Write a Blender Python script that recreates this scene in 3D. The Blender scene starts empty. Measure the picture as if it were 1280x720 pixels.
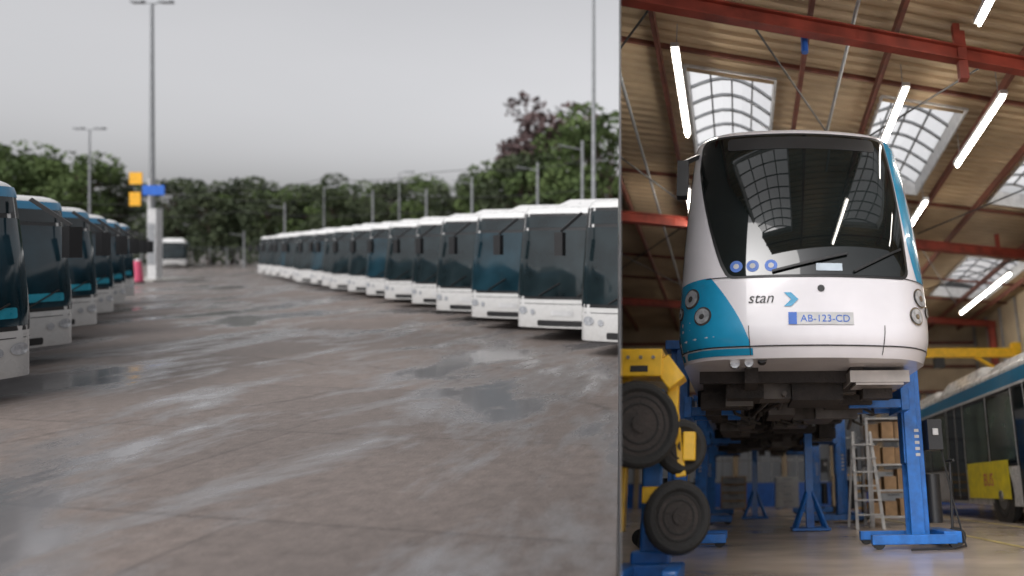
import bpy, bmesh, math, random
from mathutils import Matrix, Vector
random.seed(7)
scene=bpy.context.scene
CAMZ=1.95
# ---------------------------------------------------------------- materials
def mat(name,col,rough=0.6,metal=0.0,var=0.15,scale=6.0,bump=0.0,bscale=40,coat=0.0,spec=0.5,dirt=0.0):
    m=bpy.data.materials.new(name); m.use_nodes=True
    nt=m.node_tree; b=nt.nodes['Principled BSDF']
    geo=nt.nodes.new('ShaderNodeTexCoord')
    n=nt.nodes.new('ShaderNodeTexNoise'); n.inputs['Scale'].default_value=scale; n.inputs['Detail'].default_value=4
    nt.links.new(geo.outputs['Object'],n.inputs['Vector'])
    r=nt.nodes.new('ShaderNodeValToRGB')
    r.color_ramp.elements[0].position=0.3; r.color_ramp.elements[1].position=0.7
    lo=tuple(c*(1-var) for c in col)+(1,); hi=tuple(min(1,c*(1+var)) for c in col)+(1,)
    r.color_ramp.elements[0].color=lo; r.color_ramp.elements[1].color=hi
    nt.links.new(n.outputs['Fac'],r.inputs['Fac'])
    out=r.outputs['Color']
    if dirt>0:
        sx=nt.nodes.new('ShaderNodeSeparateXYZ'); nt.links.new(geo.outputs['Object'],sx.inputs[0])
        mr=nt.nodes.new('ShaderNodeMapRange'); mr.inputs[1].default_value=0.2; mr.inputs[2].default_value=1.1
        mr.inputs[3].default_value=dirt; mr.inputs[4].default_value=0.0
        nt.links.new(sx.outputs['Z'],mr.inputs[0])
        mu=nt.nodes.new('ShaderNodeMath'); mu.operation='MULTIPLY'
        nt.links.new(mr.outputs[0],mu.inputs[0]); nt.links.new(n.outputs['Fac'],mu.inputs[1])
        mx=nt.nodes.new('ShaderNodeMixRGB'); mx.inputs[2].default_value=(0.12,0.1,0.08,1)
        nt.links.new(mu.outputs[0],mx.inputs[0]); nt.links.new(out,mx.inputs[1]); out=mx.outputs[0]
    nt.links.new(out,b.inputs['Base Color'])
    rr=nt.nodes.new('ShaderNodeMapRange'); rr.inputs[3].default_value=max(0.02,rough*0.8); rr.inputs[4].default_value=min(1,rough*1.2)
    nt.links.new(n.outputs['Fac'],rr.inputs[0]); nt.links.new(rr.outputs[0],b.inputs['Roughness'])
    b.inputs['Metallic'].default_value=metal
    b.inputs['Coat Weight'].default_value=coat
    b.inputs['Specular IOR Level'].default_value=spec
    if bump>0:
        n2=nt.nodes.new('ShaderNodeTexNoise'); n2.inputs['Scale'].default_value=bscale; n2.inputs['Detail'].default_value=3
        nt.links.new(geo.outputs['Object'],n2.inputs['Vector'])
        bp=nt.nodes.new('ShaderNodeBump'); bp.inputs['Strength'].default_value=bump; bp.inputs['Distance'].default_value=0.02
        nt.links.new(n2.outputs['Fac'],bp.inputs['Height']); nt.links.new(bp.outputs[0],b.inputs['Normal'])
    return m
def emis(name,col,s):
    m=bpy.data.materials.new(name); m.use_nodes=True
    b=m.node_tree.nodes['Principled BSDF']; b.inputs['Base Color'].default_value=(*col,1)
    b.inputs['Emission Color'].default_value=(*col,1); b.inputs['Emission Strength'].default_value=s
    return m
WHITE=mat('white_paint',(0.66,0.66,0.65),0.28,coat=0.4,var=0.06,dirt=0.8)
HWHITE=mat('pearl_white_paint',(0.72,0.70,0.73),0.25,coat=0.5,var=0.06,scale=2)
CYAN=mat('cyan_paint',(0.01,0.28,0.50),0.25,coat=0.5,var=0.08)
STRIPE=mat('blue_stripe_paint',(0.01,0.20,0.38),0.35,coat=0.3,var=0.1)
GLASS=mat('dark_glass',(0.012,0.020,0.023),0.06,var=0.5,scale=1.5,spec=0.45)
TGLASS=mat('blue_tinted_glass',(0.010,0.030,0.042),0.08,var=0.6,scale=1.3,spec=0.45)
HGLASS=mat('windscreen_glass',(0.006,0.009,0.009),0.03,var=0.5,scale=1.5,spec=0.75)
TEAL=mat('teal_light_paint',(0.015,0.30,0.42),0.3)  # flat teal standing in for light caught in the bus windscreens
BLACK=mat('black_plastic',(0.015,0.015,0.016),0.45)
RUBBER=mat('tyre_rubber',(0.02,0.02,0.02),0.8,bump=0.4)
HUB=mat('wheel_hub',(0.22,0.22,0.22),0.4,metal=0.6)
LENS=mat('headlamp_lens',(0.55,0.57,0.6),0.12,metal=0.4,var=0.3,scale=20)
CHROME=mat('chrome',(0.6,0.6,0.6),0.2,metal=1)
UNDER=mat('underbody',(0.03,0.024,0.022),0.7,var=0.5,bump=0.5)
UNDER2=mat('underbody_steel',(0.11,0.095,0.085),0.5,metal=0.4,var=0.4)
SILVER=mat('aluminium_box',(0.42,0.38,0.35),0.35,metal=0.5,var=0.2)
BLUE=mat('lift_blue',(0.012,0.14,0.48),0.4,coat=0.2,var=0.25,scale=9)
YELLOW=mat('lift_yellow',(0.80,0.46,0.01),0.4,coat=0.2,var=0.15,scale=9)
POSTER=mat('yellow_poster',(0.75,0.62,0.03),0.5)
LINE=mat('worn_yellow_line',(0.42,0.33,0.12),0.6,var=0.4,scale=4)
RED=mat('red_oxide_steel',(0.24,0.038,0.022),0.55,var=0.35,scale=3)
DKRED=mat('dark_red_steel',(0.13,0.04,0.025),0.6,var=0.3)
ROOF=mat('tan_roof_deck',(0.38,0.285,0.18),0.6,var=0.3,scale=0.7)
WALLM=mat('hall_wall_panel',(0.40,0.32,0.22),0.7,var=0.2,scale=1)
CLAD=mat('outer_cladding',(0.10,0.10,0.105),0.6,var=0.1)
GREY=mat('galvanised_steel',(0.28,0.29,0.3),0.45,metal=0.5)
LGREY=mat('light_grey_paint',(0.5,0.5,0.5),0.5)
CONC=mat('concrete',(0.32,0.31,0.29),0.85,bump=0.4)
CARD=mat('cardboard',(0.38,0.24,0.13),0.8,var=0.25)
SIGNB=mat('blue_sign',(0.02,0.12,0.5),0.4)
SIGNY=mat('yellow_sign',(0.75,0.38,0.02),0.4)
PINK=mat('pink_plastic',(0.6,0.08,0.16),0.5)
BARK=mat('bark',(0.07,0.05,0.035),0.9,bump=0.5)
WINB=mat('white_notice',(0.45,0.52,0.58),0.3,var=0.3,scale=3)
TUBE=emis('lit_tube',(1.0,0.94,0.85),44)
def leafmat(name,c1,c2):
    m=bpy.data.materials.new(name); m.use_nodes=True; nt=m.node_tree; b=nt.nodes['Principled BSDF']
    tc=nt.nodes.new('ShaderNodeTexCoord'); n=nt.nodes.new('ShaderNodeTexNoise'); n.inputs['Scale'].default_value=0.7; n.inputs['Detail'].default_value=1
    nt.links.new(tc.outputs['Object'],n.inputs['Vector'])
    r=nt.nodes.new('ShaderNodeValToRGB'); r.color_ramp.elements[0].position=.35; r.color_ramp.elements[1].position=.65
    r.color_ramp.elements[0].color=(*c1,1); r.color_ramp.elements[1].color=(*c2,1)
    nt.links.new(n.outputs['Fac'],r.inputs[0]); nt.links.new(r.outputs[0],b.inputs['Base Color'])
    b.inputs['Roughness'].default_value=0.85; b.inputs['Specular IOR Level'].default_value=.25
    return m
LEAF=leafmat('foliage_green',(0.052,0.08,0.028),(0.11,0.155,0.055))
LEAFD=leafmat('foliage_dark',(0.045,0.06,0.034),(0.08,0.10,0.052))
LEAFR=leafmat('foliage_copper',(0.075,0.050,0.050),(0.12,0.080,0.078))
def panemat(name,f,c=.95):
    m=bpy.data.materials.new(name); m.use_nodes=True
    nt=m.node_tree; nt.nodes.clear()
    o=nt.nodes.new('ShaderNodeOutputMaterial'); t=nt.nodes.new('ShaderNodeBsdfTranslucent'); t.inputs[0].default_value=(c,c,c,1)
    tr=nt.nodes.new('ShaderNodeBsdfTransparent'); tr.inputs[0].default_value=(.97,.97,.97,1)
    mx=nt.nodes.new('ShaderNodeMixShader'); mx.inputs[0].default_value=f
    nt.links.new(tr.outputs[0],mx.inputs[1]); nt.links.new(t.outputs[0],mx.inputs[2]); nt.links.new(mx.outputs[0],o.inputs[0])
    return m
PANE=panemat('skylight_pane',.5); WPANE=panemat('frosted_door_glazing',.95)
# ---------------------------------------------------------------- mesh builder
class PB:
    def __init__(s,m,smooth=False): s.v=[];s.f=[];s.m=m;s.smooth=smooth
    def add(s,vs,fs):
        o=len(s.v); s.v+= [tuple(v) for v in vs]; s.f+=[tuple(i+o for i in f) for f in fs]
    def box(s,c,d,R=None):
        vs=[]
        for x in(-.5,.5):
            for y in(-.5,.5):
                for z in(-.5,.5):
                    p=Vector((x*d[0],y*d[1],z*d[2]))
                    if R is not None: p=R@p
                    vs.append(p+Vector(c))
        s.add(vs,[(0,1,3,2),(4,6,7,5),(0,4,5,1),(2,3,7,6),(0,2,6,4),(1,5,7,3)])
    def beam(s,p0,p1,w,h):
        p0=Vector(p0);p1=Vector(p1);d=p1-p0;L=d.length
        if L<1e-6: return
        y=d/L; up=Vector((0,0,1))
        if abs(y.z)>.95: up=Vector((0,1,0))
        x=y.cross(up).normalized(); z=x.cross(y)
        R=Matrix((x,y,z)).transposed()
        s.box((p0+p1)/2,(w,L,h),R)
    def cyl(s,p0,p1,r,n=14,r1=None):
        p0=Vector(p0);p1=Vector(p1);r1=r if r1 is None else r1
        d=(p1-p0).normalized(); a=Vector((0,0,1)) if abs(d.z)<.9 else Vector((1,0,0))
        x=d.cross(a).normalized(); y=d.cross(x)
        vs=[]
        for i in range(n):
            t=2*math.pi*i/n; q=x*math.cos(t)+y*math.sin(t)
            vs.append(p0+q*r); vs.append(p1+q*r1)
        fs=[(2*i,2*((i+1)%n),2*((i+1)%n)+1,2*i+1) for i in range(n)]
        fs.append(tuple(2*i for i in range(n))); fs.append(tuple(2*i+1 for i in range(n)))
        s.add(vs,fs)
    def torus(s,c,axis,R,r,n=28,k=10,sq=1.0):
        c=Vector(c);d=Vector(axis).normalized(); a=Vector((0,0,1)) if abs(d.z)<.9 else Vector((1,0,0))
        x=d.cross(a).normalized(); y=d.cross(x); vs=[]
        for i in range(n):
            t=2*math.pi*i/n; q=x*math.cos(t)+y*math.sin(t)
            for j in range(k):
                u=2*math.pi*j/k
                vs.append(c+q*(R+r*math.cos(u))+d*(r*sq*math.sin(u)))
        fs=[(i*k+j,((i+1)%n)*k+j,((i+1)%n)*k+(j+1)%k,i*k+(j+1)%k) for i in range(n) for j in range(k)]
        s.add(vs,fs)
    def mesh(s,name,recalc=True):
        me=bpy.data.meshes.new(name); me.from_pydata(s.v,[],s.f)
        if recalc:
            bm=bmesh.new(); bm.from_mesh(me); bmesh.ops.recalc_face_normals(bm,faces=bm.faces[:]); bm.to_mesh(me); bm.free()
        me.materials.append(s.m)
        if s.smooth:
            me.shade_smooth(); me.set_sharp_from_angle(angle=math.radians(38))
        return me
NSEAM=Vector((1,0.2056,0)).normalized(); CAM=Vector((0,0,CAMZ))
def clipmesh(me,M,keep_right):
    co=M.inverted()@CAM; no=(M.to_3x3().transposed()@NSEAM).normalized()
    co=co+no*(0.004 if keep_right else -0.03)
    bm=bmesh.new(); bm.from_mesh(me)
    bmesh.ops.bisect_plane(bm,geom=bm.verts[:]+bm.edges[:]+bm.faces[:],plane_co=co,plane_no=no,clear_inner=keep_right,clear_outer=not keep_right)
    bm.to_mesh(me); bm.free()
def empty(name,M=Matrix()):
    e=bpy.data.objects.new(name,None); e.empty_display_size=.5; e.matrix_world=M; scene.collection.objects.link(e); return e
def child(name,me,par):
    ob=bpy.data.objects.new(name,me); scene.collection.objects.link(ob); ob.parent=par; return ob
class Grp:
    def __init__(s,name,M=Matrix(),bevel=0): s.name=name;s.M=M;s.p={};s.bevel=bevel
    def __call__(s,part,m=None,smooth=False):
        if part not in s.p: s.p[part]=PB(m,smooth)
        return s.p[part]
    def finish(s,clip=None):
        e=empty(s.name,s.M)
        for k,pb in s.p.items():
            me=pb.mesh(k)
            if clip is not None: clipmesh(me,s.M,clip)
            if len(me.polygons)==0: continue
            ob=child(k,me,e)
            if s.bevel and not pb.smooth:
                b=ob.modifiers.new('bevel','BEVEL'); b.width=s.bevel; b.segments=2; b.limit_method='ANGLE'
        return e
def text2d(txt,size=1.0):
    cu=bpy.data.curves.new('t','FONT'); cu.body=txt; cu.size=size; cu.align_x='CENTER'
    ob=bpy.data.objects.new('t',cu); scene.collection.objects.link(ob)
    bpy.context.view_layer.update()
    me=bpy.data.meshes.new_from_object(ob)
    vs=[(v.co.x,v.co.y) for v in me.vertices]; fs=[tuple(p.vertices) for p in me.polygons]
    bpy.data.objects.remove(ob); bpy.data.meshes.remove(me)
    return vs,fs
# ---------------------------------------------------------------- bus shell
class Shell:
    def __init__(s,hw,L,z0,z1,rc,bulge,rake,hwf,rr):
        s.hw,s.L,s.z0,s.z1,s.rc,s.bulge,s.rake,s.hwf,s.rr=hw,L,z0,z1,rc,bulge,rake,hwf,rr
        s.arc=math.pi/2*rc; s.smax=hw-rc+s.arc+L-rc
    def P(s,u,z):
        a=abs(u);sg=1 if u>=0 else -1
        if a<s.hw-s.rc: x,y=a,0
        elif a<s.hw-s.rc+s.arc:
            t=(a-(s.hw-s.rc))/s.rc; x=s.hw-s.rc+s.rc*math.sin(t); y=s.rc*(1-math.cos(t))
        else: x=s.hw;y=s.rc+a-(s.hw-s.rc+s.arc)
        w=max(0,1-y/3.0)
        yy=y-s.bulge*(1-(x/s.hw)**2)+s.rake(z)*w
        x*=s.hwf(z)
        d=0; e=s.z1-z
        if e<s.rr:
            q=1-e/s.rr; d=s.rr*(1-math.sqrt(max(0,1-q*q)))
        x-=d; yy+=d*w*1.2
        return Vector((sg*x,yy,z))
    def N(s,u,z):
        h=.01
        a=s.P(u+h,z)-s.P(u-h,z); b=s.P(u,min(z+h,s.z1))-s.P(u,z-h)
        return a.cross(b).normalized()
    def Q(s,u,z,off): return s.P(u,z)+s.N(u,z)*off
    def body(s,pb):
        zs=[s.z0+ (s.z1-s.rr-s.z0)*i/26 for i in range(27)]+[s.z1-s.rr+s.rr*math.sin(math.pi/2*i/6) for i in range(1,7)]
        k=s.hw-s.rc; us=[k*i/8 for i in range(8)]+[k+s.arc*i/10 for i in range(11)]
        r=s.smax-k-s.arc; us+=[k+s.arc+r*i/30 for i in range(1,31)]
        us=[-u for u in us[::-1]][:-1]+us
        n=len(us); vs=[s.P(u,z) for z in zs for u in us]; fs=[]
        for j in range(len(zs)-1):
            for i in range(n-1): fs.append((j*n+i,j*n+i+1,(j+1)*n+i+1,(j+1)*n+i))
            fs.append((j*n+n-1,j*n,(j+1)*n,(j+1)*n+n-1))
        t=(len(zs)-1)*n
        for i in range(n//2):
            a,b=i,i+1; c,d=n-1-i,n-2-i
            if b==d:
                fs.append((a,b,c)); fs.append((t+a,t+b,t+c))
            elif b<d:
                fs.append((a,b,d,c)); fs.append((t+a,t+b,t+d,t+c))
        pb.add(vs,fs)
    def patch(s,pb,sL,sR,zb,zt,off,r=0.0,nu=20,nv=10):
        f=lambda g,t:g(t) if callable(g) else g
        vs=[]
        for i in range(nu+1):
            u=(1-math.cos(math.pi*i/nu))/2
            for j in range(nv+1):
                v=j/nv
                a=f(sL,v);b=f(sR,v); ss=a+(b-a)*u
                e=min(u,1-u)*abs(b-a); dz=0
                if r>0 and e<r: dz=r-math.sqrt(max(0,r*r-(r-e)**2))
                lo=f(zb,u)+dz;hi=f(zt,u)-dz
                vs.append(s.Q(ss,lo+(hi-lo)*v,off))
        m=nv+1
        pb.add(vs,[(i*m+j,(i+1)*m+j,(i+1)*m+j+1,i*m+j+1) for i in range(nu) for j in range(nv)])
    def disc(s,pb,u,z,r,off,n=20,rz=None):
        rz=rz or r
        vs=[s.Q(u,z,off)]+[s.Q(u+r*math.cos(2*math.pi*i/n),z+rz*math.sin(2*math.pi*i/n),off) for i in range(n)]
        pb.add(vs,[(0,i+1,(i+1)%n+1) for i in range(n)])
    def text(s,pb,txt,u,z,size,off,slant=0.2):
        vs,fs=text2d(txt,size)
        pb.add([s.Q(u+x+y*slant,z+y,off) for x,y in vs],fs)
def wheel(T,H,x,y,z,r,sg):
    T.torus((x,y,z),(1,0,0),r-.13,.13,30,10,1.05)
    T.cyl((x-.1,y,z),(x+.1,y,z),r-.12,24)
    H.cyl((x+sg*.09,y,z),(x+sg*.125,y,z),r*.52,20)
    H.cyl((x+sg*.12,y,z),(x+sg*.17,y,z),r*.2,12)
def yard_bus():
    S=Shell(1.25,12,0.3,2.88,.28,.12,lambda z:0.0 if z<1 else .10*(z-1)**1.3,lambda z:1-.012*max(0,z-.9),.16)
    P={}
    def g(n,m,sm=True):
        if n not in P:P[n]=PB(m,sm)
        return P[n]
    S.body(g('body',WHITE))
    W=g('windows',GLASS)
    S.patch(g('front_surround',BLACK),-1.29,1.29,.90,2.72,.004,r=.12)
    S.patch(g('windscreen',GLASS),-1.24,1.24,.96,2.36,.009,r=.10)
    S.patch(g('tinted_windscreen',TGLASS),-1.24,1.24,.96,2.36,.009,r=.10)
    S.patch(g('destination_display',GLASS),-1.05,1.05,2.42,2.66,.010,r=.05,nv=4)
    S.patch(g('painted_light_band',TEAL),-.95,.95,1.06,1.20,.012,r=.02,nv=2)  # teal light in the lower windscreen, painted on as a coloured strip
    S.patch(g('header_stripe',STRIPE),-1.45,1.45,2.64,2.77,.013,nv=2,nu=24)
    S.patch(g('front_grille',BLACK),-.6,.6,.34,.46,.006,r=.03,nv=3)
    for sg in(-1,1):
        S.disc(g('headlamps',LENS),sg*.98,.66,.12,.012,rz=.08)
        S.disc(g('headlamps',LENS),sg*.72,.63,.06,.012)
        bounds=[(1.62,2.75),(2.8,4.3),(4.35,5.9),(5.95,7.4),(7.45,8.9),(8.95,10.4),(10.45,12.0)]
        for (a,b) in bounds:
            S.patch(W,sg*a,sg*b,1.05,2.35,.006,r=.06,nu=8,nv=4)
        S.patch(g('window_band',BLACK),sg*1.58,sg*12.1,1.0,2.40,.003,nu=12,nv=3)
        S.patch(g('stripe',STRIPE),sg*1.51,sg*12.6,2.45,2.70,.006,nv=2,nu=12)
        M=g('mirrors',BLACK,False)
        M.box((sg*1.42,-.28,2.05),(.16,.12,.42)); M.beam((sg*1.15,.02,2.62),(sg*1.40,-.28,2.28),.04,.05)
        for yy in (2.7,8.8):
            wheel(g('tyres',RUBBER),g('hubs',HUB),sg*1.13,yy,.48,.48,sg)
            u=1.25-.28+S.arc+(yy-.28)
            S.disc(g('wheel_arches',BLACK),sg*u,.50,.62,.003,rz=.60)
    D=g('door_leaves',GLASS); F=g('door_frames',BLACK)
    for a in (1.55,5.95,9.6):
        S.patch(F,-a,-(a+1.22),.36,2.44,.010,nu=4,nv=4)
        S.patch(D,-(a+.05),-(a+.58),.46,2.36,.014,r=.05,nu=6,nv=4); S.patch(D,-(a+.64),-(a+1.17),.46,2.36,.014,r=.05,nu=6,nv=4)
        S.patch(g('door_posts',LGREY),-(a+.59),-(a+.63),.40,2.40,.016,nu=2,nv=4)
    R=g('roof_pod',WHITE,False)
    for (y0,y1,h) in((.95,3.8,.26),(4.0,7.4,.36),(7.9,11.3,.30)):
        b=[(-1.05,y0,2.85),(1.05,y0,2.85),(1.05,y1,2.85),(-1.05,y1,2.85),(-.80,y0+.55,2.86+h),(.80,y0+.55,2.86+h),(.80,y1-.25,2.86+h),(-.80,y1-.25,2.86+h)]
        R.add(b,[(0,1,2,3),(4,5,6,7),(0,1,5,4),(1,2,6,5),(2,3,7,6),(3,0,4,7)])
    wp=g('wipers',BLACK,False)
    for x in(-.55,.35):
        a=S.Q(x,.98,.03); b=S.Q(x+.5,1.25,.03); wp.beam(a,b,.02,.02)
    S.patch(g('licence_plate',LGREY),-.26,.26,.56,.67,.01,nu=4,nv=2)
    S.patch(g('bumper_seam',BLACK),-1.5,1.5,.80,.812,.005,nu=20,nv=1)
    return P,S
YP,YS=yard_bus()
YM={k:p.mesh('bus_'+k) for k,p in YP.items()}
def place_bus(name,M,clip=None,skip=()):
    e=empty(name,M)
    for k,me in YM.items():
        if k in skip: continue
        if clip is not None:
            me=me.copy(); clipmesh(me,M,clip)
            if len(me.polygons)==0: continue
        ob=child(k,me,e)
        if k=='roof_pod':
            b=ob.modifiers.new('bevel','BEVEL'); b.width=.07; b.segments=3; b.limit_method='ANGLE'
    return e
def bus_matrix(corner,F,which):
    F=Vector((F[0],F[1],0)).normalized(); yax=-F; zax=Vector((0,0,1)); xax=yax.cross(zax)
    c=Vector((corner[0],corner[1],0)) + (xax*1.25 if which=='minusx' else -xax*1.25)
    M=Matrix.Identity(4)
    for i,a in enumerate((xax,yax,zax)):
        for j in range(3): M[j][i]=a[j]
    M.translation=c
    return M
d=Vector((-.655,.755)); s=2.92
PLAIN=('painted_light_band','header_stripe','tinted_windscreen')
for k in range(18):
    c=Vector((-3.45,13.3))+d*(s*k)+Vector((random.uniform(-.15,.15),random.uniform(-.2,.2)))
    fa=math.radians(-104.5+random.uniform(-1.3,1.3)); F=(math.cos(fa),math.sin(fa))
    place_bus('city_bus',bus_matrix(c,F,'minusx'),clip=(False if k<7 else None),skip=PLAIN if k%4!=2 else ('painted_light_band','header_stripe','windscreen'))
for k in range(6):
    c=Vector((-9.75,9.65))+Vector((-2.58,3.25))*k
    fa=math.radians(-8+random.uniform(-1,1)); F=(math.cos(fa),math.sin(fa))
    place_bus('city_bus',bus_matrix(c,F,'plusx'),skip=('windscreen',))
F=(math.cos(math.radians(-52)),math.sin(math.radians(-52)))
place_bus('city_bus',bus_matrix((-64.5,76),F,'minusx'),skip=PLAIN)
# ---------------------------------------------------------------- yard ground
def asphalt():
    m=bpy.data.materials.new('wet_asphalt'); m.use_nodes=True; nt=m.node_tree; N=nt.nodes; L=nt.links
    b=N['Principled BSDF']; g=N.new('ShaderNodeNewGeometry')
    mp=N.new('ShaderNodeMapping'); mp.inputs['Rotation'].default_value=(0,0,math.radians(-12)); mp.inputs['Scale'].default_value=(.46,.24,1)
    L.new(g.outputs['Position'],mp.inputs['Vector'])
    def noise(src,sc,det=5,ro=.55,dist=0):
        n=N.new('ShaderNodeTexNoise'); n.inputs['Scale'].default_value=sc; n.inputs['Detail'].default_value=det
        n.inputs['Roughness'].default_value=ro; n.inputs['Distortion'].default_value=dist; L.new(src,n.inputs['Vector']); return n.outputs['Fac']
    def ramp(src,a,bb,c0=(0,0,0,1),c1=(1,1,1,1)):
        r=N.new('ShaderNodeValToRGB'); r.color_ramp.elements[0].position=a; r.color_ramp.elements[1].position=bb
        r.color_ramp.elements[0].color=c0; r.color_ramp.elements[1].color=c1; L.new(src,r.inputs[0]); return r.outputs[0]
    def mixc(a,bb,fac,mode='MULTIPLY'):
        x=N.new('ShaderNodeMixRGB'); x.blend_type=mode
        if isinstance(fac,float): x.inputs[0].default_value=fac
        else: L.new(fac,x.inputs[0])
        L.new(a,x.inputs[1])
        if isinstance(bb,tuple): x.inputs[2].default_value=bb
        else: L.new(bb,x.inputs[2])
        return x.outputs[0]
    wet=ramp(noise(mp.outputs[0],1.0,9,.64,.3),.47,.575)
    tone=ramp(noise(g.outputs['Position'],.10,4),.35,.65,(.115,.098,.090,1),(.23,.19,.17,1))
    fine=ramp(noise(g.outputs['Position'],7,6,.7),.3,.7,(.72,.72,.72,1),(1.2,1.2,1.2,1))
    col=mixc(tone,fine,1.0)
    br=N.new('ShaderNodeTexBrick'); br.inputs['Scale'].default_value=.11; br.inputs['Color1'].default_value=(.82,.82,.82,1); br.inputs['Color2'].default_value=(1.12,1.1,1.08,1)
    br.inputs['Mortar'].default_value=(.6,.6,.6,1); br.inputs['Mortar Size'].default_value=.003; br.offset=.37; br.squash=1.4; br.squash_frequency=3
    mpb=N.new('ShaderNodeMapping'); mpb.inputs['Rotation'].default_value=(0,0,math.radians(9)); L.new(g.outputs['Position'],mpb.inputs['Vector'])
    L.new(mpb.outputs[0],br.inputs['Vector'])
    col=mixc(col,br.outputs['Color'],.6)
    vo=N.new('ShaderNodeTexVoronoi'); vo.feature='DISTANCE_TO_EDGE'; vo.inputs['Scale'].default_value=.13
    nn=N.new('ShaderNodeTexNoise'); nn.inputs['Scale'].default_value=.8; nn.inputs['Detail'].default_value=6; L.new(g.outputs['Position'],nn.inputs['Vector'])
    L.new(mixc(g.outputs['Position'],nn.outputs['Color'],1.0,'ADD'),vo.inputs['Vector'])
    cr=ramp(vo.outputs['Distance'],.002,.008,(.5,.5,.5,1),(1,1,1,1))
    col=mixc(col,cr,.6)
    wf=N.new('ShaderNodeMath'); wf.operation='MULTIPLY'; wf.inputs[1].default_value=.75; L.new(wet,wf.inputs[0])
    col=mixc(col,(.165,.165,.172,1),wf.outputs[0],'MIX')
    L.new(col,b.inputs['Base Color'])
    rr=N.new('ShaderNodeMapRange'); rr.inputs[3].default_value=.6; rr.inputs[4].default_value=.12; L.new(wet,rr.inputs[0]); L.new(rr.outputs[0],b.inputs['Roughness'])
    sp=N.new('ShaderNodeMapRange'); sp.inputs[3].default_value=.4; sp.inputs[4].default_value=1.0; L.new(wet,sp.inputs[0]); L.new(sp.outputs[0],b.inputs['Specular IOR Level'])
    bp=N.new('ShaderNodeBump'); bp.inputs['Distance'].default_value=.01
    bs=N.new('ShaderNodeMapRange'); bs.inputs[3].default_value=.6; bs.inputs[4].default_value=.09; L.new(wet,bs.inputs[0]); L.new(bs.outputs[0],bp.inputs['Strength'])
    L.new(noise(g.outputs['Position'],30,4),bp.inputs['Height']); L.new(bp.outputs[0],b.inputs['Normal'])
    return m
ASPH=asphalt()
me=bpy.data.meshes.new('ground')
pts=[(-700,-60,0),(700,-60,0),(700,-1,0),(.2056-.02,-1,0),(-9.252-.02,45,0),(700,45,0),(700,1200,0),(-700,1200,0)]
me.from_pydata(pts,[],[tuple(range(8))])
bm=bmesh.new(); bm.from_mesh(me); bmesh.ops.triangulate(bm,faces=bm.faces[:]); bm.to_mesh(me); bm.free()
me.materials.append(ASPH)
gr=bpy.data.objects.new('ground',me); scene.collection.objects.link(gr)
# ---------------------------------------------------------------- yard furniture
def mast(px,Y,h,heads=2,r=.11):
    g=Grp('street_lamp',Matrix.Translation((px*Y,Y,0)))
    g('pole',GREY,True).cyl((0,0,0),(0,0,h),r,14,r*.5)
    g('foot',CONC).box((0,0,.12),(.5,.5,.24))
    for i in range(heads):
        sg=1 if i==0 else -1
        g('arm',GREY).beam((0,0,h-.1),(sg*.6,0,h+.1),.07,.07)
        g('lantern',GREY).box((sg*.9,0,h+.08),(.8,.34,.16))
    g.finish()
mast((190-960)/900,46,17.7,2,.19)
mast((112-960)/900,62,12.3,2,.12)
mast((742-960)/900,30,14,1,.11)
mast((499-960)/900,66,9.0,1,.09)
mast((405-960)/900,70,8.0,1,.08)
for px,Y,h in((356,70,6.5),(590,52,7.2),(672,46,7.5),(533,60,7),(466,66,7.4),(728,40,8),(305,80,4)):
    g=Grp('trolley_wire_pole',Matrix.Translation(((px-960)/900*Y,Y,0)))
    g('pole',GREY,True).cyl((0,0,0),(0,0,h),.10,10,.07)
    g('bracket',GREY).beam((0,0,h-.5),(-1.2,-.5,h-.3),.05,.05)
    g.finish()
g=Grp('overhead_wire')
for (z,a,b) in((5.3,(-78,66),(-14,60)),(6.2,(-80,66),(-12,50)),(7.5,(-60,70),(-9,42))):
    n=14;pp=[]
    for i in range(n+1):
        t=i/n; pp.append(Vector((a[0]+(b[0]-a[0])*t,a[1]+(b[1]-a[1])*t,z-.5*math.sin(math.pi*((t*4)%1)))))
    for i in range(n): g('wire',BLACK).cyl(pp[i],pp[i+1],.022,5)
g.finish()
Y=45.0
M=Matrix.Translation(((187-960)/900*Y,Y,0))
g=Grp('traffic_sign',M,bevel=.01)
g('post',LGREY,True).cyl((0,0,.12),(0,0,6.4),.09,12)
g('blue_panel',SIGNB).box((.35,-.12,5.65),(1.35,.05,.62))
g('yellow_panel',SIGNY).box((-.75,-.12,6.4),(.8,.05,.75))
g('lower_panel',SIGNY).box((-.8,-.12,5.1),(.7,.05,.85))
g('control_cabinet',LGREY).box((.25,.1,2.3),(.55,.5,4.4))
g('cabinet_door',GREY).box((.25,-.16,2.3),(.45,.02,2.6))
g.finish()
g=Grp('kerb_island',M,bevel=.03)
g('kerb',CONC).box((0,.5,.06),(3.0,4.0,.12)); g.finish()
g=Grp('traffic_bollard',Matrix.Translation(((172-960)/900*42,42,0)))
g('body',PINK,True).cyl((0,0,.1),(0,0,1.3),.28,14,.16); g('base',BLACK).cyl((0,0,0),(0,0,.1),.34,14); g('cap',LGREY,True).cyl((0,0,1.3),(0,0,1.42),.16,12,.05); g.finish()
g=Grp('chain_link_fence')
for i in range(60):
    x=-115+i*1.9*1.05; g('posts',GREY).box((x,84,1.1),(.08,.08,2.2))
for z in (.3,.8,1.3,1.8,2.15): g('rails',GREY).beam((-115,84,z),(4,84,z),.03,.03)
g.finish()
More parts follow.
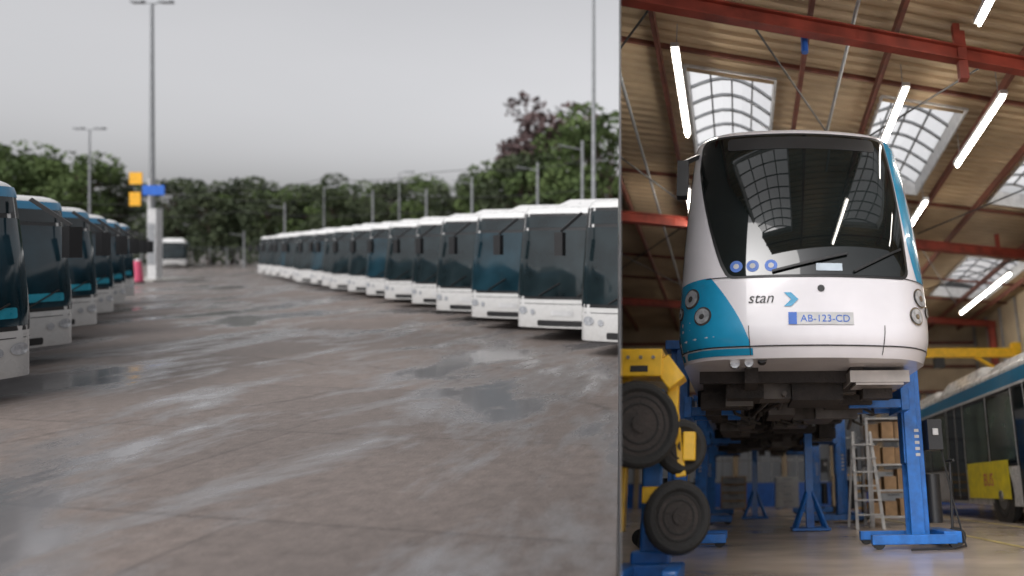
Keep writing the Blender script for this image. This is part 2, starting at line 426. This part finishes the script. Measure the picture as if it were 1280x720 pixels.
# ---------------------------------------------------------------- trees
def leaves(pb,c,r,n,size):
    for i in range(n):
        while True:
            p=Vector([random.uniform(-1,1) for _ in range(3)])
            if .25<p.length<1: break
        p=p.normalized()*(p.length**.45)
        p=Vector((p.x*r[0],p.y*r[1],p.z*r[2]))+Vector(c)
        a=Vector([random.uniform(-1,1) for _ in range(3)]).normalized(); b=a.orthogonal().normalized()
        b=(Matrix.Rotation(random.uniform(0,6.28),3,a)@b); c2=a.cross(b); s=size*random.uniform(.6,1.3)
        pb.add([p-b*s,p-c2*s*.6,p+b*s,p+c2*s*.6],[(0,1,2,3)])
def tree_meshes(h,cr,lm,seed):
    random.seed(seed)
    T=PB(BARK,True); F=PB(lm)
    th=h*.35
    T.cyl((0,0,0),(0,0,th),.26*h/10,10,.17*h/10); T.cyl((0,0,th),(.2,0,h*.85),.17*h/10,8,.03)
    nc=22
    for i in range(nc):
        a=random.uniform(0,6.28); zz=h*(.24+.68*random.random()); env=math.sin(math.pi*min(1,max(.12,(zz/h-.15)/.92)))**.6
        rad=cr*env*random.uniform(.25,.85)
        c=Vector((math.cos(a)*rad,math.sin(a)*rad,zz))
        T.cyl((0,0,min(zz*.7,th*1.5)),c,.09*h/10,6,.02)
        q=cr*random.uniform(.26,.46)
        leaves(F,c,(q,q,q*.75),random.randint(130,210),.20)
    return T.mesh('trunk'),F.mesh('crown',False)
TM=[tree_meshes(10,3.6,LEAF,1),tree_meshes(10,3.9,LEAFD,2),tree_meshes(10,3.4,LEAFR,3),tree_meshes(10,4.0,LEAF,4),tree_meshes(10,3.5,LEAFD,5)]
random.seed(11)
def tree(px,Y,top,k,name='broadleaf_tree'):
    h=(312-top)/900*Y+CAMZ; s=h/10
    M=Matrix.Translation(((px-960)/900*Y,Y,0))@Matrix.Rotation(random.uniform(0,6.28),4,'Z')@Matrix.Diagonal((s*1.05,s*1.05,s,1))
    e=empty(name,M); child('trunk',TM[k][0],e); child('crown',TM[k][1],e)
for px,Y,top,k in((8,88,172,0),(55,92,180,3),(95,90,190,0),(140,96,212,1),(222,92,222,1),(262,90,224,4),(290,94,230,0),(312,94,220,1),(338,90,232,4),(362,92,230,3),(398,96,216,4),(420,90,230,1),(440,92,224,0),(482,90,224,1),(506,94,222,3),(530,92,216,3),(575,88,216,4),(600,92,214,3),(618,86,204,0),(655,84,190,1),(692,94,118,2),(722,82,150,3),(764,78,135,0),(668,88,180,0),(-40,90,170,3)):
    tree(px,Y,top,k)
F=PB(LEAFD)
for i in range(110):
    x=-128+i*1.3; hh=random.uniform(2.2,4.6)
    leaves(F,(x,88+random.uniform(0,6),hh*.6),(1.6,1.5,hh*.62),110,.3)
ob=bpy.data.objects.new('hedge',F.mesh('hedge',False)); scene.collection.objects.link(ob)
F=PB(LEAFD)
for i in range(70):
    x=-175+i*2.8; hh=random.uniform(8.5,11.5)
    leaves(F,(x,118+random.uniform(0,6),hh*.5),(3.2,2.5,hh*.52),120,.55)
ob=bpy.data.objects.new('distant_tree_line',F.mesh('distant_tree_line',False)); scene.collection.objects.link(ob)
# ================================================================= WORKSHOP HALL
Dh=Vector((-35,900,-300)).normalized(); Rh=Dh.cross(Vector((0,0,1))).normalized(); Uh=Rh.cross(Dh)
H=Matrix.Identity(4)
for i,a in enumerate((Rh,Dh,Uh)):
    for j in range(3): H[j][i]=a[j]
H.translation=CAM
FL=-.65; RZ=6.55; TK=.27; XR=10.0; YB=30.0
def seamx(y,z):
    n=H.to_3x3().transposed()@NSEAM
    return -(n.y*y+n.z*z)/n.x
hall=Grp('bus_workshop_building',H)
fm=mat('workshop_floor',(0.46,0.38,0.31),0.22,var=0.3,scale=.9,bump=.10,bscale=5)
hall('floor',fm).add([(-8,2.2,FL),(XR,2.2,FL),(XR,YB,FL),(-8,YB,FL)],[(0,1,2,3)])
for x in (3.1,4.6): hall('bay_marking',LINE).add([(x,5,FL+.004),(x+.1,5,FL+.004),(x+.1,YB-2,FL+.004),(x,YB-2,FL+.004)],[(0,1,2,3)])
LIGHTS=[(-.9,.6,10.4,14.4),(2.5,4.15,10.4,14.4),(6.0,7.6,10.4,14.4),(2.5,4.15,18.7,22.7),(6.8,9.0,18.3,22.9),(-.9,.6,18.7,22.7),(-.9,.6,2.6,6.6),(2.5,4.15,2.6,6.6),(6.0,7.6,2.6,6.6)]
deck=hall('roof_deck',ROOF)
v=1.0
prof=[(0,0),(.09,0),(.12,.05),(.21,.05),(.24,0)]
while v<YB+2:
    holes=sorted([(l[0],l[1]) for l in LIGHTS if l[2]<=v<l[3]])
    segs=[];x=-8
    for h0,h1 in holes: segs.append((x,h0)); x=h1
    segs.append((x,XR))
    for (a,b) in segs:
        for i in range(4):
            (d0,z0),(d1,z1)=prof[i],prof[i+1]
            deck.add([(a,v+d0+TK*a,RZ+z0),(b,v+d0+TK*b,RZ+z0),(b,v+d1+TK*b,RZ+z1),(a,v+d1+TK*a,RZ+z1)],[(0,1,2,3)])
    v+=.24
for (x0,x1,v0,v1) in LIGHTS:
    n=8;nv=7;w=x1-x0
    def vp(i,v):
        t=i/n; x=x0+w*t; return Vector((x,v+TK*x,RZ+.28+.32*math.sin(math.pi*t)))
    hall('roof_light_glazing',PANE).add([vp(i,v) for v in(v0,v1) for i in range(n+1)],[(i,i+1,n+2+i,n+1+i) for i in range(n)])
    for j in range(nv+1):
        v=v0+(v1-v0)*j/nv
        for i in range(n): hall('roof_light_bars',GREY).beam(vp(i,v)-Vector((0,0,.03)),vp(i+1,v)-Vector((0,0,.03)),.05,.05)
    for i in(2,4,6): hall('roof_light_bars').beam(vp(i,v0)-Vector((0,0,.03)),vp(i,v1)-Vector((0,0,.03)),.03,.05)
    up=hall('roof_light_kerb',LGREY)
    for x in(x0,x1): up.beam((x,v0+TK*x,RZ+.14),(x,v1+TK*x,RZ+.14),.04,.36)
    for v in(v0,v1): up.beam((x0,v+TK*x0,RZ+.14),(x1,v+TK*x1,RZ+.14),.04,.36)
for v in(8.15,16.4,24.6):
    p=lambda x,z:(x,v+TK*x,z)
    B=hall('main_beams',RED)
    B.beam(p(-8,6.02),p(XR,6.02),.03,.20); B.beam(p(-8,6.13),p(XR,6.13),.16,.025); B.beam(p(-8,5.91),p(XR,5.91),.16,.025)
    x=-6.4
    while x<XR:
        hall('beam_stiffeners',RED).beam(p(x,5.93),p(x,6.12),.14,.02); x+=1.6
    for x in(-4.4,-.6,3.2,7.0):
        hall('hangers',RED).beam(p(x,6.13),p(x,RZ-.02),.10,.10)
    hall('columns',RED).box((XR-.2,v+TK*XR,2.65),(.22,.22,6.6))
    hall('hanger_bracket',RED).beam(p(3.25,5.6),p(3.25,6.4),.13,.13)
for x in(-4.3,-2.6,-1.25,1.0,2.3,4.45,5.7,8.0,9.3):
    hall('purlins',DKRED).beam((x,1.5+TK*x,6.42),(x,YB,6.42),.07,.15)
for v in (2,9.9,14.8,18.1,20.8,23.2,27):
    hall('secondary_purlins',DKRED).beam((-8,v-8*TK,6.50),(XR,v+XR*TK,6.50),.05,.07)
br=hall('wind_bracing',BLACK)
for v in(8.2,16.45):
    for x in(-5,.0,4.6):
        a,b=(x,v+TK*x,6.2),(x+4,v+8+TK*(x+4),6.2); c,e=(x+4,v+TK*(x+4),6.24),(x,v+8+TK*x,6.24)
        br.cyl(a,b,.018,6); br.cyl(c,e,.018,6)
for (x,y0,y1) in((-1.9,6,26),(1.6,6,29)):
    hall('conduit',GREY).cyl((x,y0,6.25),(x,y1,6.25),.03,8)
hall('air_pipe',SIGNB).cyl((.9,8.6,6.3),(.9,8.6,5.75),.05,8)
hall('back_wall',WALLM).box((1,YB+.1,5.35),(24,.2,3.3))
hall('side_wall',WALLM).box((XR+.1,16,3),(.2,28,8))
for i in range(14):
    hall('wall_rails',GREY).box((XR-.06,9+i*1.6,3),(.06,.08,7))
for z in(3.75,4.8,5.8): hall('wall_girts',DKRED).box((1,YB-.08,z),(22,.1,.12))
for i in range(10):
    x=-7+i*1.95
    hall('door_piers',WALLM).box((x-.975,YB+.1,1.5),(.2,.2,4.4))
    hall('bay_doors',SIGNB).box((x,YB+.08,-.2),(1.745,.08,.9))
    hall('door_glazing',WPANE).add([(x-.87,YB+.1,.25),(x+.87,YB+.1,.25),(x+.87,YB+.1,3.7),(x-.87,YB+.1,3.7)],[(0,1,2,3)])
    for z in(.27,1.1,1.95,2.8,3.66): hall('door_bars',GREY).box((x,YB+.06,z),(1.745,.04,.06))
    for xx in(-.45,0,.45): hall('door_bars').box((x+xx,YB+.035,1.95),(.04,.008,3.4))
he=hall.finish(clip=True)
w=PB(CLAD)
a=[];
for (y,z) in((4,-.8),(YB+.2,-.8),(YB+.2,RZ+.3),(4,RZ+.3)): a.append(Vector((seamx(y,z)+.004,y,z)))
nl=(H.to_3x3().transposed()@NSEAM); b=[p-nl*.008 for p in a]
w.add(a+b,[(0,1,2,3),(4,5,6,7),(0,1,5,4),(1,2,6,5),(2,3,7,6),(3,0,4,7)])
child('partition_wall',w.mesh('partition_wall'),he)
def tube(x,y0,y1,z=5.95):
    g=Grp('tube_light',H)
    g('tube',TUBE,True).cyl((x,y0,z),(x,y1,z),.028,6)
    g('housing',LGREY).box((x,(y0+y1)/2,z+.08),(.12,y1-y0+.1,.07))
    for y in(y0+.2,y1-.2): g('hanger',GREY).cyl((x,y,z+.1),(x,y,RZ),.008,5)
    g.finish()
for t_ in((-.93,8.9,11.5),(2.62,9.9,12.1),(4.25,10.1,12.7),(3.25,6.6,8.2),(4.1,14.6,16.2),(8.0,20.2,25.2),(-1.1,14,17),(4.2,19,22),(7.6,8,11),(.8,22,25),(7.6,13,16),(2.3,2.6,5.2),(5.0,3.6,6.2),(3.9,24,27)): tube(*t_)
# ---------------------------------------------------------------- lifted bus
def hero():
    def rake(z):
        if z<.78: return .10*(max(0,.22-z)/.22)**2*1.2
        t=(z-.78); return .10*t+.12*t*t
    def hwf(z):
        return 1.02-.02*max(0,.25-z)/.25*2 if z<.5 else 1.02-.085*((z-.5)/2.3)**1.1
    S=Shell(1.27,16,0.0,2.86,.42,.20,rake,hwf,.22)
    g=Grp('raised_city_bus',H@Matrix.Translation((.67,6.98,1.20)))
    S.body(g('body',HWHITE,True))
    WS=g('windscreen',HGLASS,True)
    S.patch(WS,lambda v:-.80-.38*min(1,v*1.25)**.8,lambda v:1.00+.04*v,.80,lambda u:2.64-.02*(2*u-1)**2,.008,r=.10,nu=30,nv=24)
    S.patch(g('windscreen_seal',BLACK,True),lambda v:-.83-.38*min(1,v*1.25)**.8,lambda v:1.03+.04*v,.775,2.67,.004,r=.11,nu=30,nv=24)
    C=g('cyan_livery',CYAN,True)
    S.patch(C,-3.0,lambda v:-.57-.38*v**1.5,.10,.80,.004,nu=24,nv=10)
    S.patch(C,lambda v:1.05+.03*v+.10*(1-v)**6,6.0,.80,2.66,.0025,nu=24,nv=12)
    S.patch(g('lower_trim',CYAN,True),-3,lambda v:-.55,.03,.09,.004,nu=20,nv=2)
    S.patch(g('bumper_seam',BLACK,True),-1.6,1.6,.10,.112,.006,nu=30,nv=1)
    S.patch(g('bumper_seam'),-1.0,1.3,.785,.795,.006,nu=30,nv=1)
    for uu in(-.58,.72): S.patch(g('bumper_seam'),uu,uu+.008,.03,.30,.007,nu=2,nv=4)
    SG=g('side_glass',HGLASS,True)
    S.patch(SG,-1.50,-3.0,.95,2.5,.008,r=.08); S.patch(SG,1.62,3.0,.95,2.5,.012,r=.08)
    for k in range(6):
        for sg in(-1,1): S.patch(SG,sg*(3.1+k*2.1),sg*(5.1+k*2.1),1.0,2.4,.012,r=.06,nu=6,nv=4)
    for (u,z,r) in((1.16,.62,.085),(1.08,.42,.075),(-1.16,.62,.085),(-1.02,.42,.075),(1.30,.50,.05),(-1.34,.5,.05)):
        S.disc(g('headlamp_bezels',CHROME,True),u,z,r+.018,.010); S.disc(g('headlamps',LENS,True),u,z,r,.018); S.disc(g('lamp_cores',CHROME,True),u,z-.005,r*.35,.022)
    S.patch(g('licence_plate',LGREY,True),-.20,.42,.30,.42,.012,nu=6,nv=2)
    S.patch(g('plate_band',SIGNB,True),-.20,-.12,.30,.42,.016,nu=2,nv=2)
    S.text(g('plate_text',SIGNB),'AB-123-CD',.15,.325,.098,.017,0)
    S.text(g('fleet_lettering',BLACK),'stan',-.46,.52,.15,.010,.25)
    ch=g('chevron',CYAN)
    for q in(1,-1):
        pts=[(-.24,.55+q*.07),(-.17,.55+q*.07),(-.10,.55),(-.17,.55)]
        ch.add([S.Q(u,z,.010) for u,z in pts],[(0,1,2,3)])
    for u in(-.70,-.54,-.36):
        S.disc(g('window_stickers',SIGNB,True),u,.90,.062,.012); S.disc(g('sticker_symbols',LGREY,True),u,.90,.028,.015)
    S.patch(g('notice',WINB,True),.08,.34,.84,.92,.012,nu=3,nv=2)
    S.disc(g('front_badge',BLACK,True),.12,.66,.035,.008)
    S.patch(g('destination_panel',BLACK,True),-.85,.90,2.40,2.60,.011,r=.04)
    wp=g('wipers',BLACK)
    for (u0,z0,u1,z1) in((-.35,.83,.40,1.02),(.45,.83,.95,1.10)):
        p=[S.Q(u0+(u1-u0)*i/4,z0+(z1-z0)*i/4,.035) for i in range(5)]
        for i in range(4): wp.beam(p[i],p[i+1],.022,.022)
    m=g('mirrors',BLACK)
    m.beam(S.Q(-1.3,2.5,.0),Vector((-1.30,.35,2.25)),.05,.05); m.box((-1.30,.35,2.05),(.12,.12,.42))
    g('roof_pod',HWHITE).box((0,6,2.95),(2.0,8,.3))
    u=g('underframe',UNDER); s2=g('axles',UNDER2)
    for x in(-.55,.55): u.box((x,7.8,-.06),(.14,14.6,.2))
    for i in range(18): u.box((0,.8+i*.85,-.05),(2.2,.09,.14))
    random.seed(5)
    for i in range(64):
        x=random.uniform(-1,1);y=random.uniform(.9,14.5)
        (u if random.random()<.6 else s2).box((x,y,-.12-random.uniform(0,.12)),(random.uniform(.12,.6),random.uniform(.15,.9),random.uniform(.1,.3)))
    for i in range(14):
        x=random.uniform(-1,1);y=random.uniform(.8,6); s2.cyl((x,y,-.2),(x+random.uniform(-.4,.4),y+random.uniform(.8,4),-.22),random.uniform(.015,.04),8)
    for i in range(10):
        x=random.uniform(-1,1);y=random.uniform(.6,5); pts=[Vector((x,y,-.05)),Vector((x+.1,y+.2,-.3)),Vector((x+.25,y+.45,-.33)),Vector((x+.3,y+.8,-.1))]
        for j in range(3): g('hoses',BLACK,True).cyl(pts[j],pts[j+1],.02,7)
    g('battery_tray',SILVER).box((.78,.75,-.10),(.62,.55,.12)); g('tray_lid',SILVER).box((.78,.70,-.17),(.5,.40,.03))
    g('tow_eye',BLACK).cyl((-.45,.02,.02),(-.45,.2,.02),.05,10); g('fog_lamps',LENS).cyl((-.72,.20,-.0),(-.72,.34,-.0),.05,12); g('fog_lamps').cyl((-.58,.17,-.0),(-.58,.3,-.0),.045,12)
    for y in(2.7,9.0,14):
        s2.cyl((-1,y,.18),(1,y,.18),.12,12); s2.cyl((-.25,y,.1),(.25,y,.1),.28,14)
        for sg in(-1,1):
            wheel(g('tyres',RUBBER,True),g('hubs',HUB,True),sg*1.08,y,.18,.48,sg)
            s2.cyl((sg*.7,y+.35,-.1),(sg*.7,y+.35,.4),.09,10)
    return g.finish()
hero()
# ---------------------------------------------------------------- lifts
def lift(x,y,sg,h=2.35,name='mobile_column_lift'):
    g=Grp(name,H@Matrix.Translation((x,y,FL)),bevel=.008)
    b=g('mast',BLUE)
    b.box((0,0,h/2+.1),(.20,.10,h)); 
    for yy in(-.14,.14): b.box((sg*.06,yy,h/2+.1),(.16,.035,h))
    b.box((0,0,h+.14),(.34,.36,.12))
    bs=g('base',BLUE)
    for yy in(-.42,.42): bs.box((sg*.18,yy,.10),(.95,.12,.10))
    bs.box((-sg*.25,0,.12),(.2,.95,.12))
    fr=g('wheel_forks',BLUE); fz=1.65
    for yy in(-.34,.34): fr.box((sg*.52,yy,fz-.05),(.62,.09,.10))
    fr.box((sg*.16,0,fz),(.10,.78,.26)); g('carriage',BLUE).box((sg*.10,0,fz-.35),(.12,.24,.75))
    g('control_box',BLACK).box((-sg*.22,-.05,1.25),(.18,.28,.36)); g('box_lid',LGREY).box((-sg*.22,-.20,1.28),(.07,.02,.08))
    g('drive_motor',BLACK,True).cyl((-sg*.2,.05,.25),(-sg*.2,.05,.8),.09,14)
    w=g('castors',RUBBER,True)
    for yy in(-.42,.42):
        for xx in(.58,-.28): w.cyl((sg*xx,yy-.05,.07),(sg*xx,yy+.05,.07),.07,14)
    w.cyl((-sg*.42,-.06,.10),(-sg*.42,.06,.10),.10,16)
    g('draw_handle',BLACK).beam((-sg*.38,0,.15),(-sg*.42,0,.95),.03,.03); g('draw_handle').beam((-sg*.42,-.16,.95),(-sg*.42,.16,.95),.03,.03)
    for k in range(5): g('rating_marks',LGREY).box((.0,-.161,1.02+k*.07),(.055,.004,.035))
    pts=[Vector((-sg*.3,-.1,1.1)),Vector((-sg*.36,-.2,.5)),Vector((-sg*.38,-.5,.03)),Vector((-sg*.2,-.7,.02)),Vector((sg*.3,-.8,.02))]
    for i in range(4): g('cable',BLACK,True).cyl(pts[i],pts[i+1],.012,6)
    g.finish()
lift(2.12,9.0,-1)
lift(2.12,15.6,-1); lift(2.12,20.8,-1)
lift(-.82,15.6,1); lift(-.82,9.7,1); lift(-.82,20.8,1)
for (x,y) in((1.15,12.6),(.35,18.0)):
    g=Grp('axle_stand',H@Matrix.Translation((x,y,FL)),bevel=.006)
    g('legs',BLUE).box((0,0,.85),(.13,.13,1.62))
    for a in range(4):
        q=math.radians(45+90*a); g('legs').beam((0,0,.7),(.36*math.cos(q),.36*math.sin(q),.03),.05,.05)
    g('foot_ring',BLUE).box((0,0,.03),(.62,.62,.04)); g('saddle',GREY).box((0,0,1.69),(.24,.2,.06)); g.finish()
g=Grp('tyre_lifting_trolley',H@Matrix.Translation((-.74,5.9,FL)),bevel=.02)
yb=g('yellow_frame',YELLOW)
yb.box((-.1,.0,1.62),(.44,.30,.22)); yb.beam((.10,0,1.64),(.24,0,1.46),.26,.16); yb.box((.2,.05,1.25),(.09,.12,.5)); yb.box((-.2,.1,1.0),(.10,.14,1.3)); yb.box((.1,.12,.95),(.46,.10,.12))
yb.beam((.2,.05,1.3),(.28,.05,.75),.08,.1); yb.box((.14,.0,.62),(.3,.14,.12)); yb.box((.34,.02,.98),(.1,.1,.22))
for k in range(4): g('frame_bolts',HUB,True).cyl((-.25+k*.1,-.14,1.66),(-.25+k*.1,-.165,1.66),.014,8)
g('warning_label',BLACK).box((-.06,-.152,1.57),(.14,.008,.05))
bb=g('blue_mast',BLUE); bb.box((.04,.2,.75),(.15,.13,1.4)); bb.box((.0,.1,.06),(.62,.16,.12)); bb.box((.25,-.1,.06),(.12,.7,.12)); bb.box((-.12,-.1,.06),(.12,.7,.12)); bb.box((.05,.2,.16),(.3,.2,.1))
for (x,y,z,r) in((-.03,-.28,1.13,.33),(.27,.05,.98,.22),(.27,-.1,.46,.27)):
    ax=Vector((.45,-.88,.05)).normalized(); c=Vector((x,y,z))
    g('rubber_discs',RUBBER,True).torus(c,ax,r-.05,.05,30,10,1.1); g('disc_faces',UNDER,True).cyl(c-ax*.03,c+ax*.03,r-.04,28)
    for rr_ in(.45,.62,.78): g('disc_grooves',RUBBER,True).torus(c+ax*.03,ax,r*rr_,.008,28,6)
    g('disc_hubs',UNDER,True).cyl(c+ax*.03,c+ax*.045,r*.2,18)
g('small_plate',SILVER).box((.22,-.02,.42),(.16,.02,.12))
g.finish(clip=True)
# ---------------------------------------------------------------- hall clutter
g=Grp('storage_rack',H@Matrix.Translation((2.75,14.0,FL)))
for x in(-.4,.4):
    for y in(-.3,.3): g('uprights',LGREY).box((x,y,.95),(.05,.05,1.9))
for z in(.15,.6,1.05,1.5,1.88): g('shelves',LGREY).box((0,0,z),(.84,.62,.03))
random.seed(3)
for z in(.17,.62,1.07,1.52):
    for k in range(3): 
        hh=random.uniform(.18,.36); g('cartons',CARD).box((-.26+k*.26,random.uniform(-.1,.1),z+hh/2),(.22,.4,hh))
g.finish()
g=Grp('step_ladder',H@Matrix.Translation((2.15,12.6,FL)))
for x in(-.22,.22): g('rails',LGREY).beam((x,0,0),(x*.7,.5,1.6),.05,.03); g('rails').beam((x,1.0,0),(x*.7,.5,1.6),.04,.03)
for k in range(6): t=(k+1)/7; g('treads',LGREY).box((0,.5*t,1.6*t),(.42,.12,.025))
g.finish()
for (x,y,m_) in((3.6,18,CARD),(-.2,24,CARD),(1.6,26,GREY),(3.4,23,SIGNY)):
    g=Grp('tool_cabinet',H@Matrix.Translation((x,y,FL)),bevel=.01)
    g('case',m_).box((0,0,.55),(.8,.5,1.0))
    for k in range(4): g('drawer_fronts',GREY).box((0,-.26,.2+k*.24),(.7,.02,.19)); g('handles',BLACK).box((0,-.28,.25+k*.24),(.3,.02,.02))
    for xx in(-.32,.32): g('castors',RUBBER).cyl((xx,-.15,.04),(xx,.15,.04),.04,10)
    g.finish()
g=Grp('jib_crane',H@Matrix.Translation((8.4,21.5,FL)))
g('post',YELLOW).box((0,0,2.4),(.25,.25,4.8)); g('jib',YELLOW).box((-1.7,0,4.5),(3.4,.16,.28)); g('brace',YELLOW).beam((0,0,3.6),(-1.3,0,4.4),.1,.1); g('hoist',BLACK).box((-2.4,0,4.2),(.3,.25,.3)); g.finish()
# bus standing in the next bay
pbm=H@Matrix.Translation((6.25,11.6,FL))
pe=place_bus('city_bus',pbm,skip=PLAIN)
GG=mat('greenish_saloon_glass',(0.05,0.075,0.055),0.12,var=0.7,scale=1.2)
ad=PB(GG,True)
for (a,b) in((2.85,4.2),(4.4,5.85),(7.3,8.85),(9.0,9.5),(10.95,12.0)): YS.patch(ad,-a,-b,1.12,2.30,.018,r=.06,nu=6,nv=3)
child('saloon_glazing',ad.mesh('saloon_glazing'),pe)
ad=PB(LGREY,True)
for a in(2.78,4.30,5.90,7.22,8.93,9.55,10.88,12.08): YS.patch(ad,-a,-(a+.05),.34,2.42,.020,nu=2,nv=3)
YS.patch(ad,-1.6,-12.3,2.40,2.45,.020,nu=6,nv=1); YS.patch(ad,-7.25,-9.5,.36,1.0,.019,nu=4,nv=2)
child('window_pillars',ad.mesh('window_pillars'),pe)
ad=PB(POSTER,True); YS.patch(ad,-3.3,-5.85,.42,1.12,.023,nu=6,nv=3); child('advert_panel',ad.mesh('advert_panel'),pe)
ad=PB(PINK,True); YS.text(ad,'BUS',-4.5,.66,.34,.027,0); child('advert_lettering',ad.mesh('advert_lettering'),pe)
# ---------------------------------------------------------------- light
el,az=math.radians(48),math.radians(200)
w=bpy.data.worlds.new('World'); scene.world=w; w.use_nodes=True; nt=w.node_tree
bg=nt.nodes['Background']; bg.inputs[1].default_value=.15
sky=nt.nodes.new('ShaderNodeTexSky'); sky.sky_type='NISHITA'; sky.sun_disc=False; sky.sun_elevation=el; sky.sun_rotation=az
sky.air_density=1.0; sky.dust_density=4.0; sky.ozone_density=1
hs=nt.nodes.new('ShaderNodeHueSaturation'); hs.inputs['Saturation'].default_value=.06; hs.inputs['Value'].default_value=1.15
tc=nt.nodes.new('ShaderNodeTexCoord'); mp=nt.nodes.new('ShaderNodeMapping'); mp.inputs['Scale'].default_value=(1,1,3)
n=nt.nodes.new('ShaderNodeTexNoise'); n.inputs['Scale'].default_value=1.6; n.inputs['Detail'].default_value=5
r=nt.nodes.new('ShaderNodeValToRGB'); r.color_ramp.elements[0].color=(.95,.945,.965,1); r.color_ramp.elements[1].color=(1.03,1.02,1.04,1)
r.color_ramp.elements[0].position=.3; r.color_ramp.elements[1].position=.7
mm=nt.nodes.new('ShaderNodeMixRGB'); mm.blend_type='MULTIPLY'; mm.inputs[0].default_value=1
L=nt.links
L.new(tc.outputs['Generated'],mp.inputs[0]); L.new(mp.outputs[0],n.inputs['Vector']); L.new(n.outputs['Fac'],r.inputs[0])
L.new(sky.outputs[0],hs.inputs['Color']); L.new(hs.outputs[0],mm.inputs[1]); L.new(r.outputs[0],mm.inputs[2]); L.new(mm.outputs[0],bg.inputs[0])
sd=bpy.data.lights.new('sun','SUN'); sd.energy=1.4; sd.angle=math.radians(35); sd.color=(1,.97,.94)
so=bpy.data.objects.new('sun',sd); scene.collection.objects.link(so)
dirv=Vector((math.sin(az)*math.cos(el),math.cos(az)*math.cos(el),math.sin(el)))
so.rotation_euler=dirv.to_track_quat('Z','Y').to_euler()
# ---------------------------------------------------------------- camera
cd=bpy.data.cameras.new('camera'); co=bpy.data.objects.new('camera',cd); scene.collection.objects.link(co)
co.location=CAM; co.rotation_euler=(math.radians(90),0,0)
cd.sensor_width=36; cd.lens=900/1280*36; cd.shift_x=(640-960)/1280; cd.shift_y=-48/1280
cd.clip_start=.05; cd.clip_end=3000
cd.dof.use_dof=True; cd.dof.focus_distance=8.0; cd.dof.aperture_fstop=0.45
scene.camera=co
scene.view_settings.view_transform='Standard'; scene.view_settings.look='None'; scene.view_settings.exposure=0
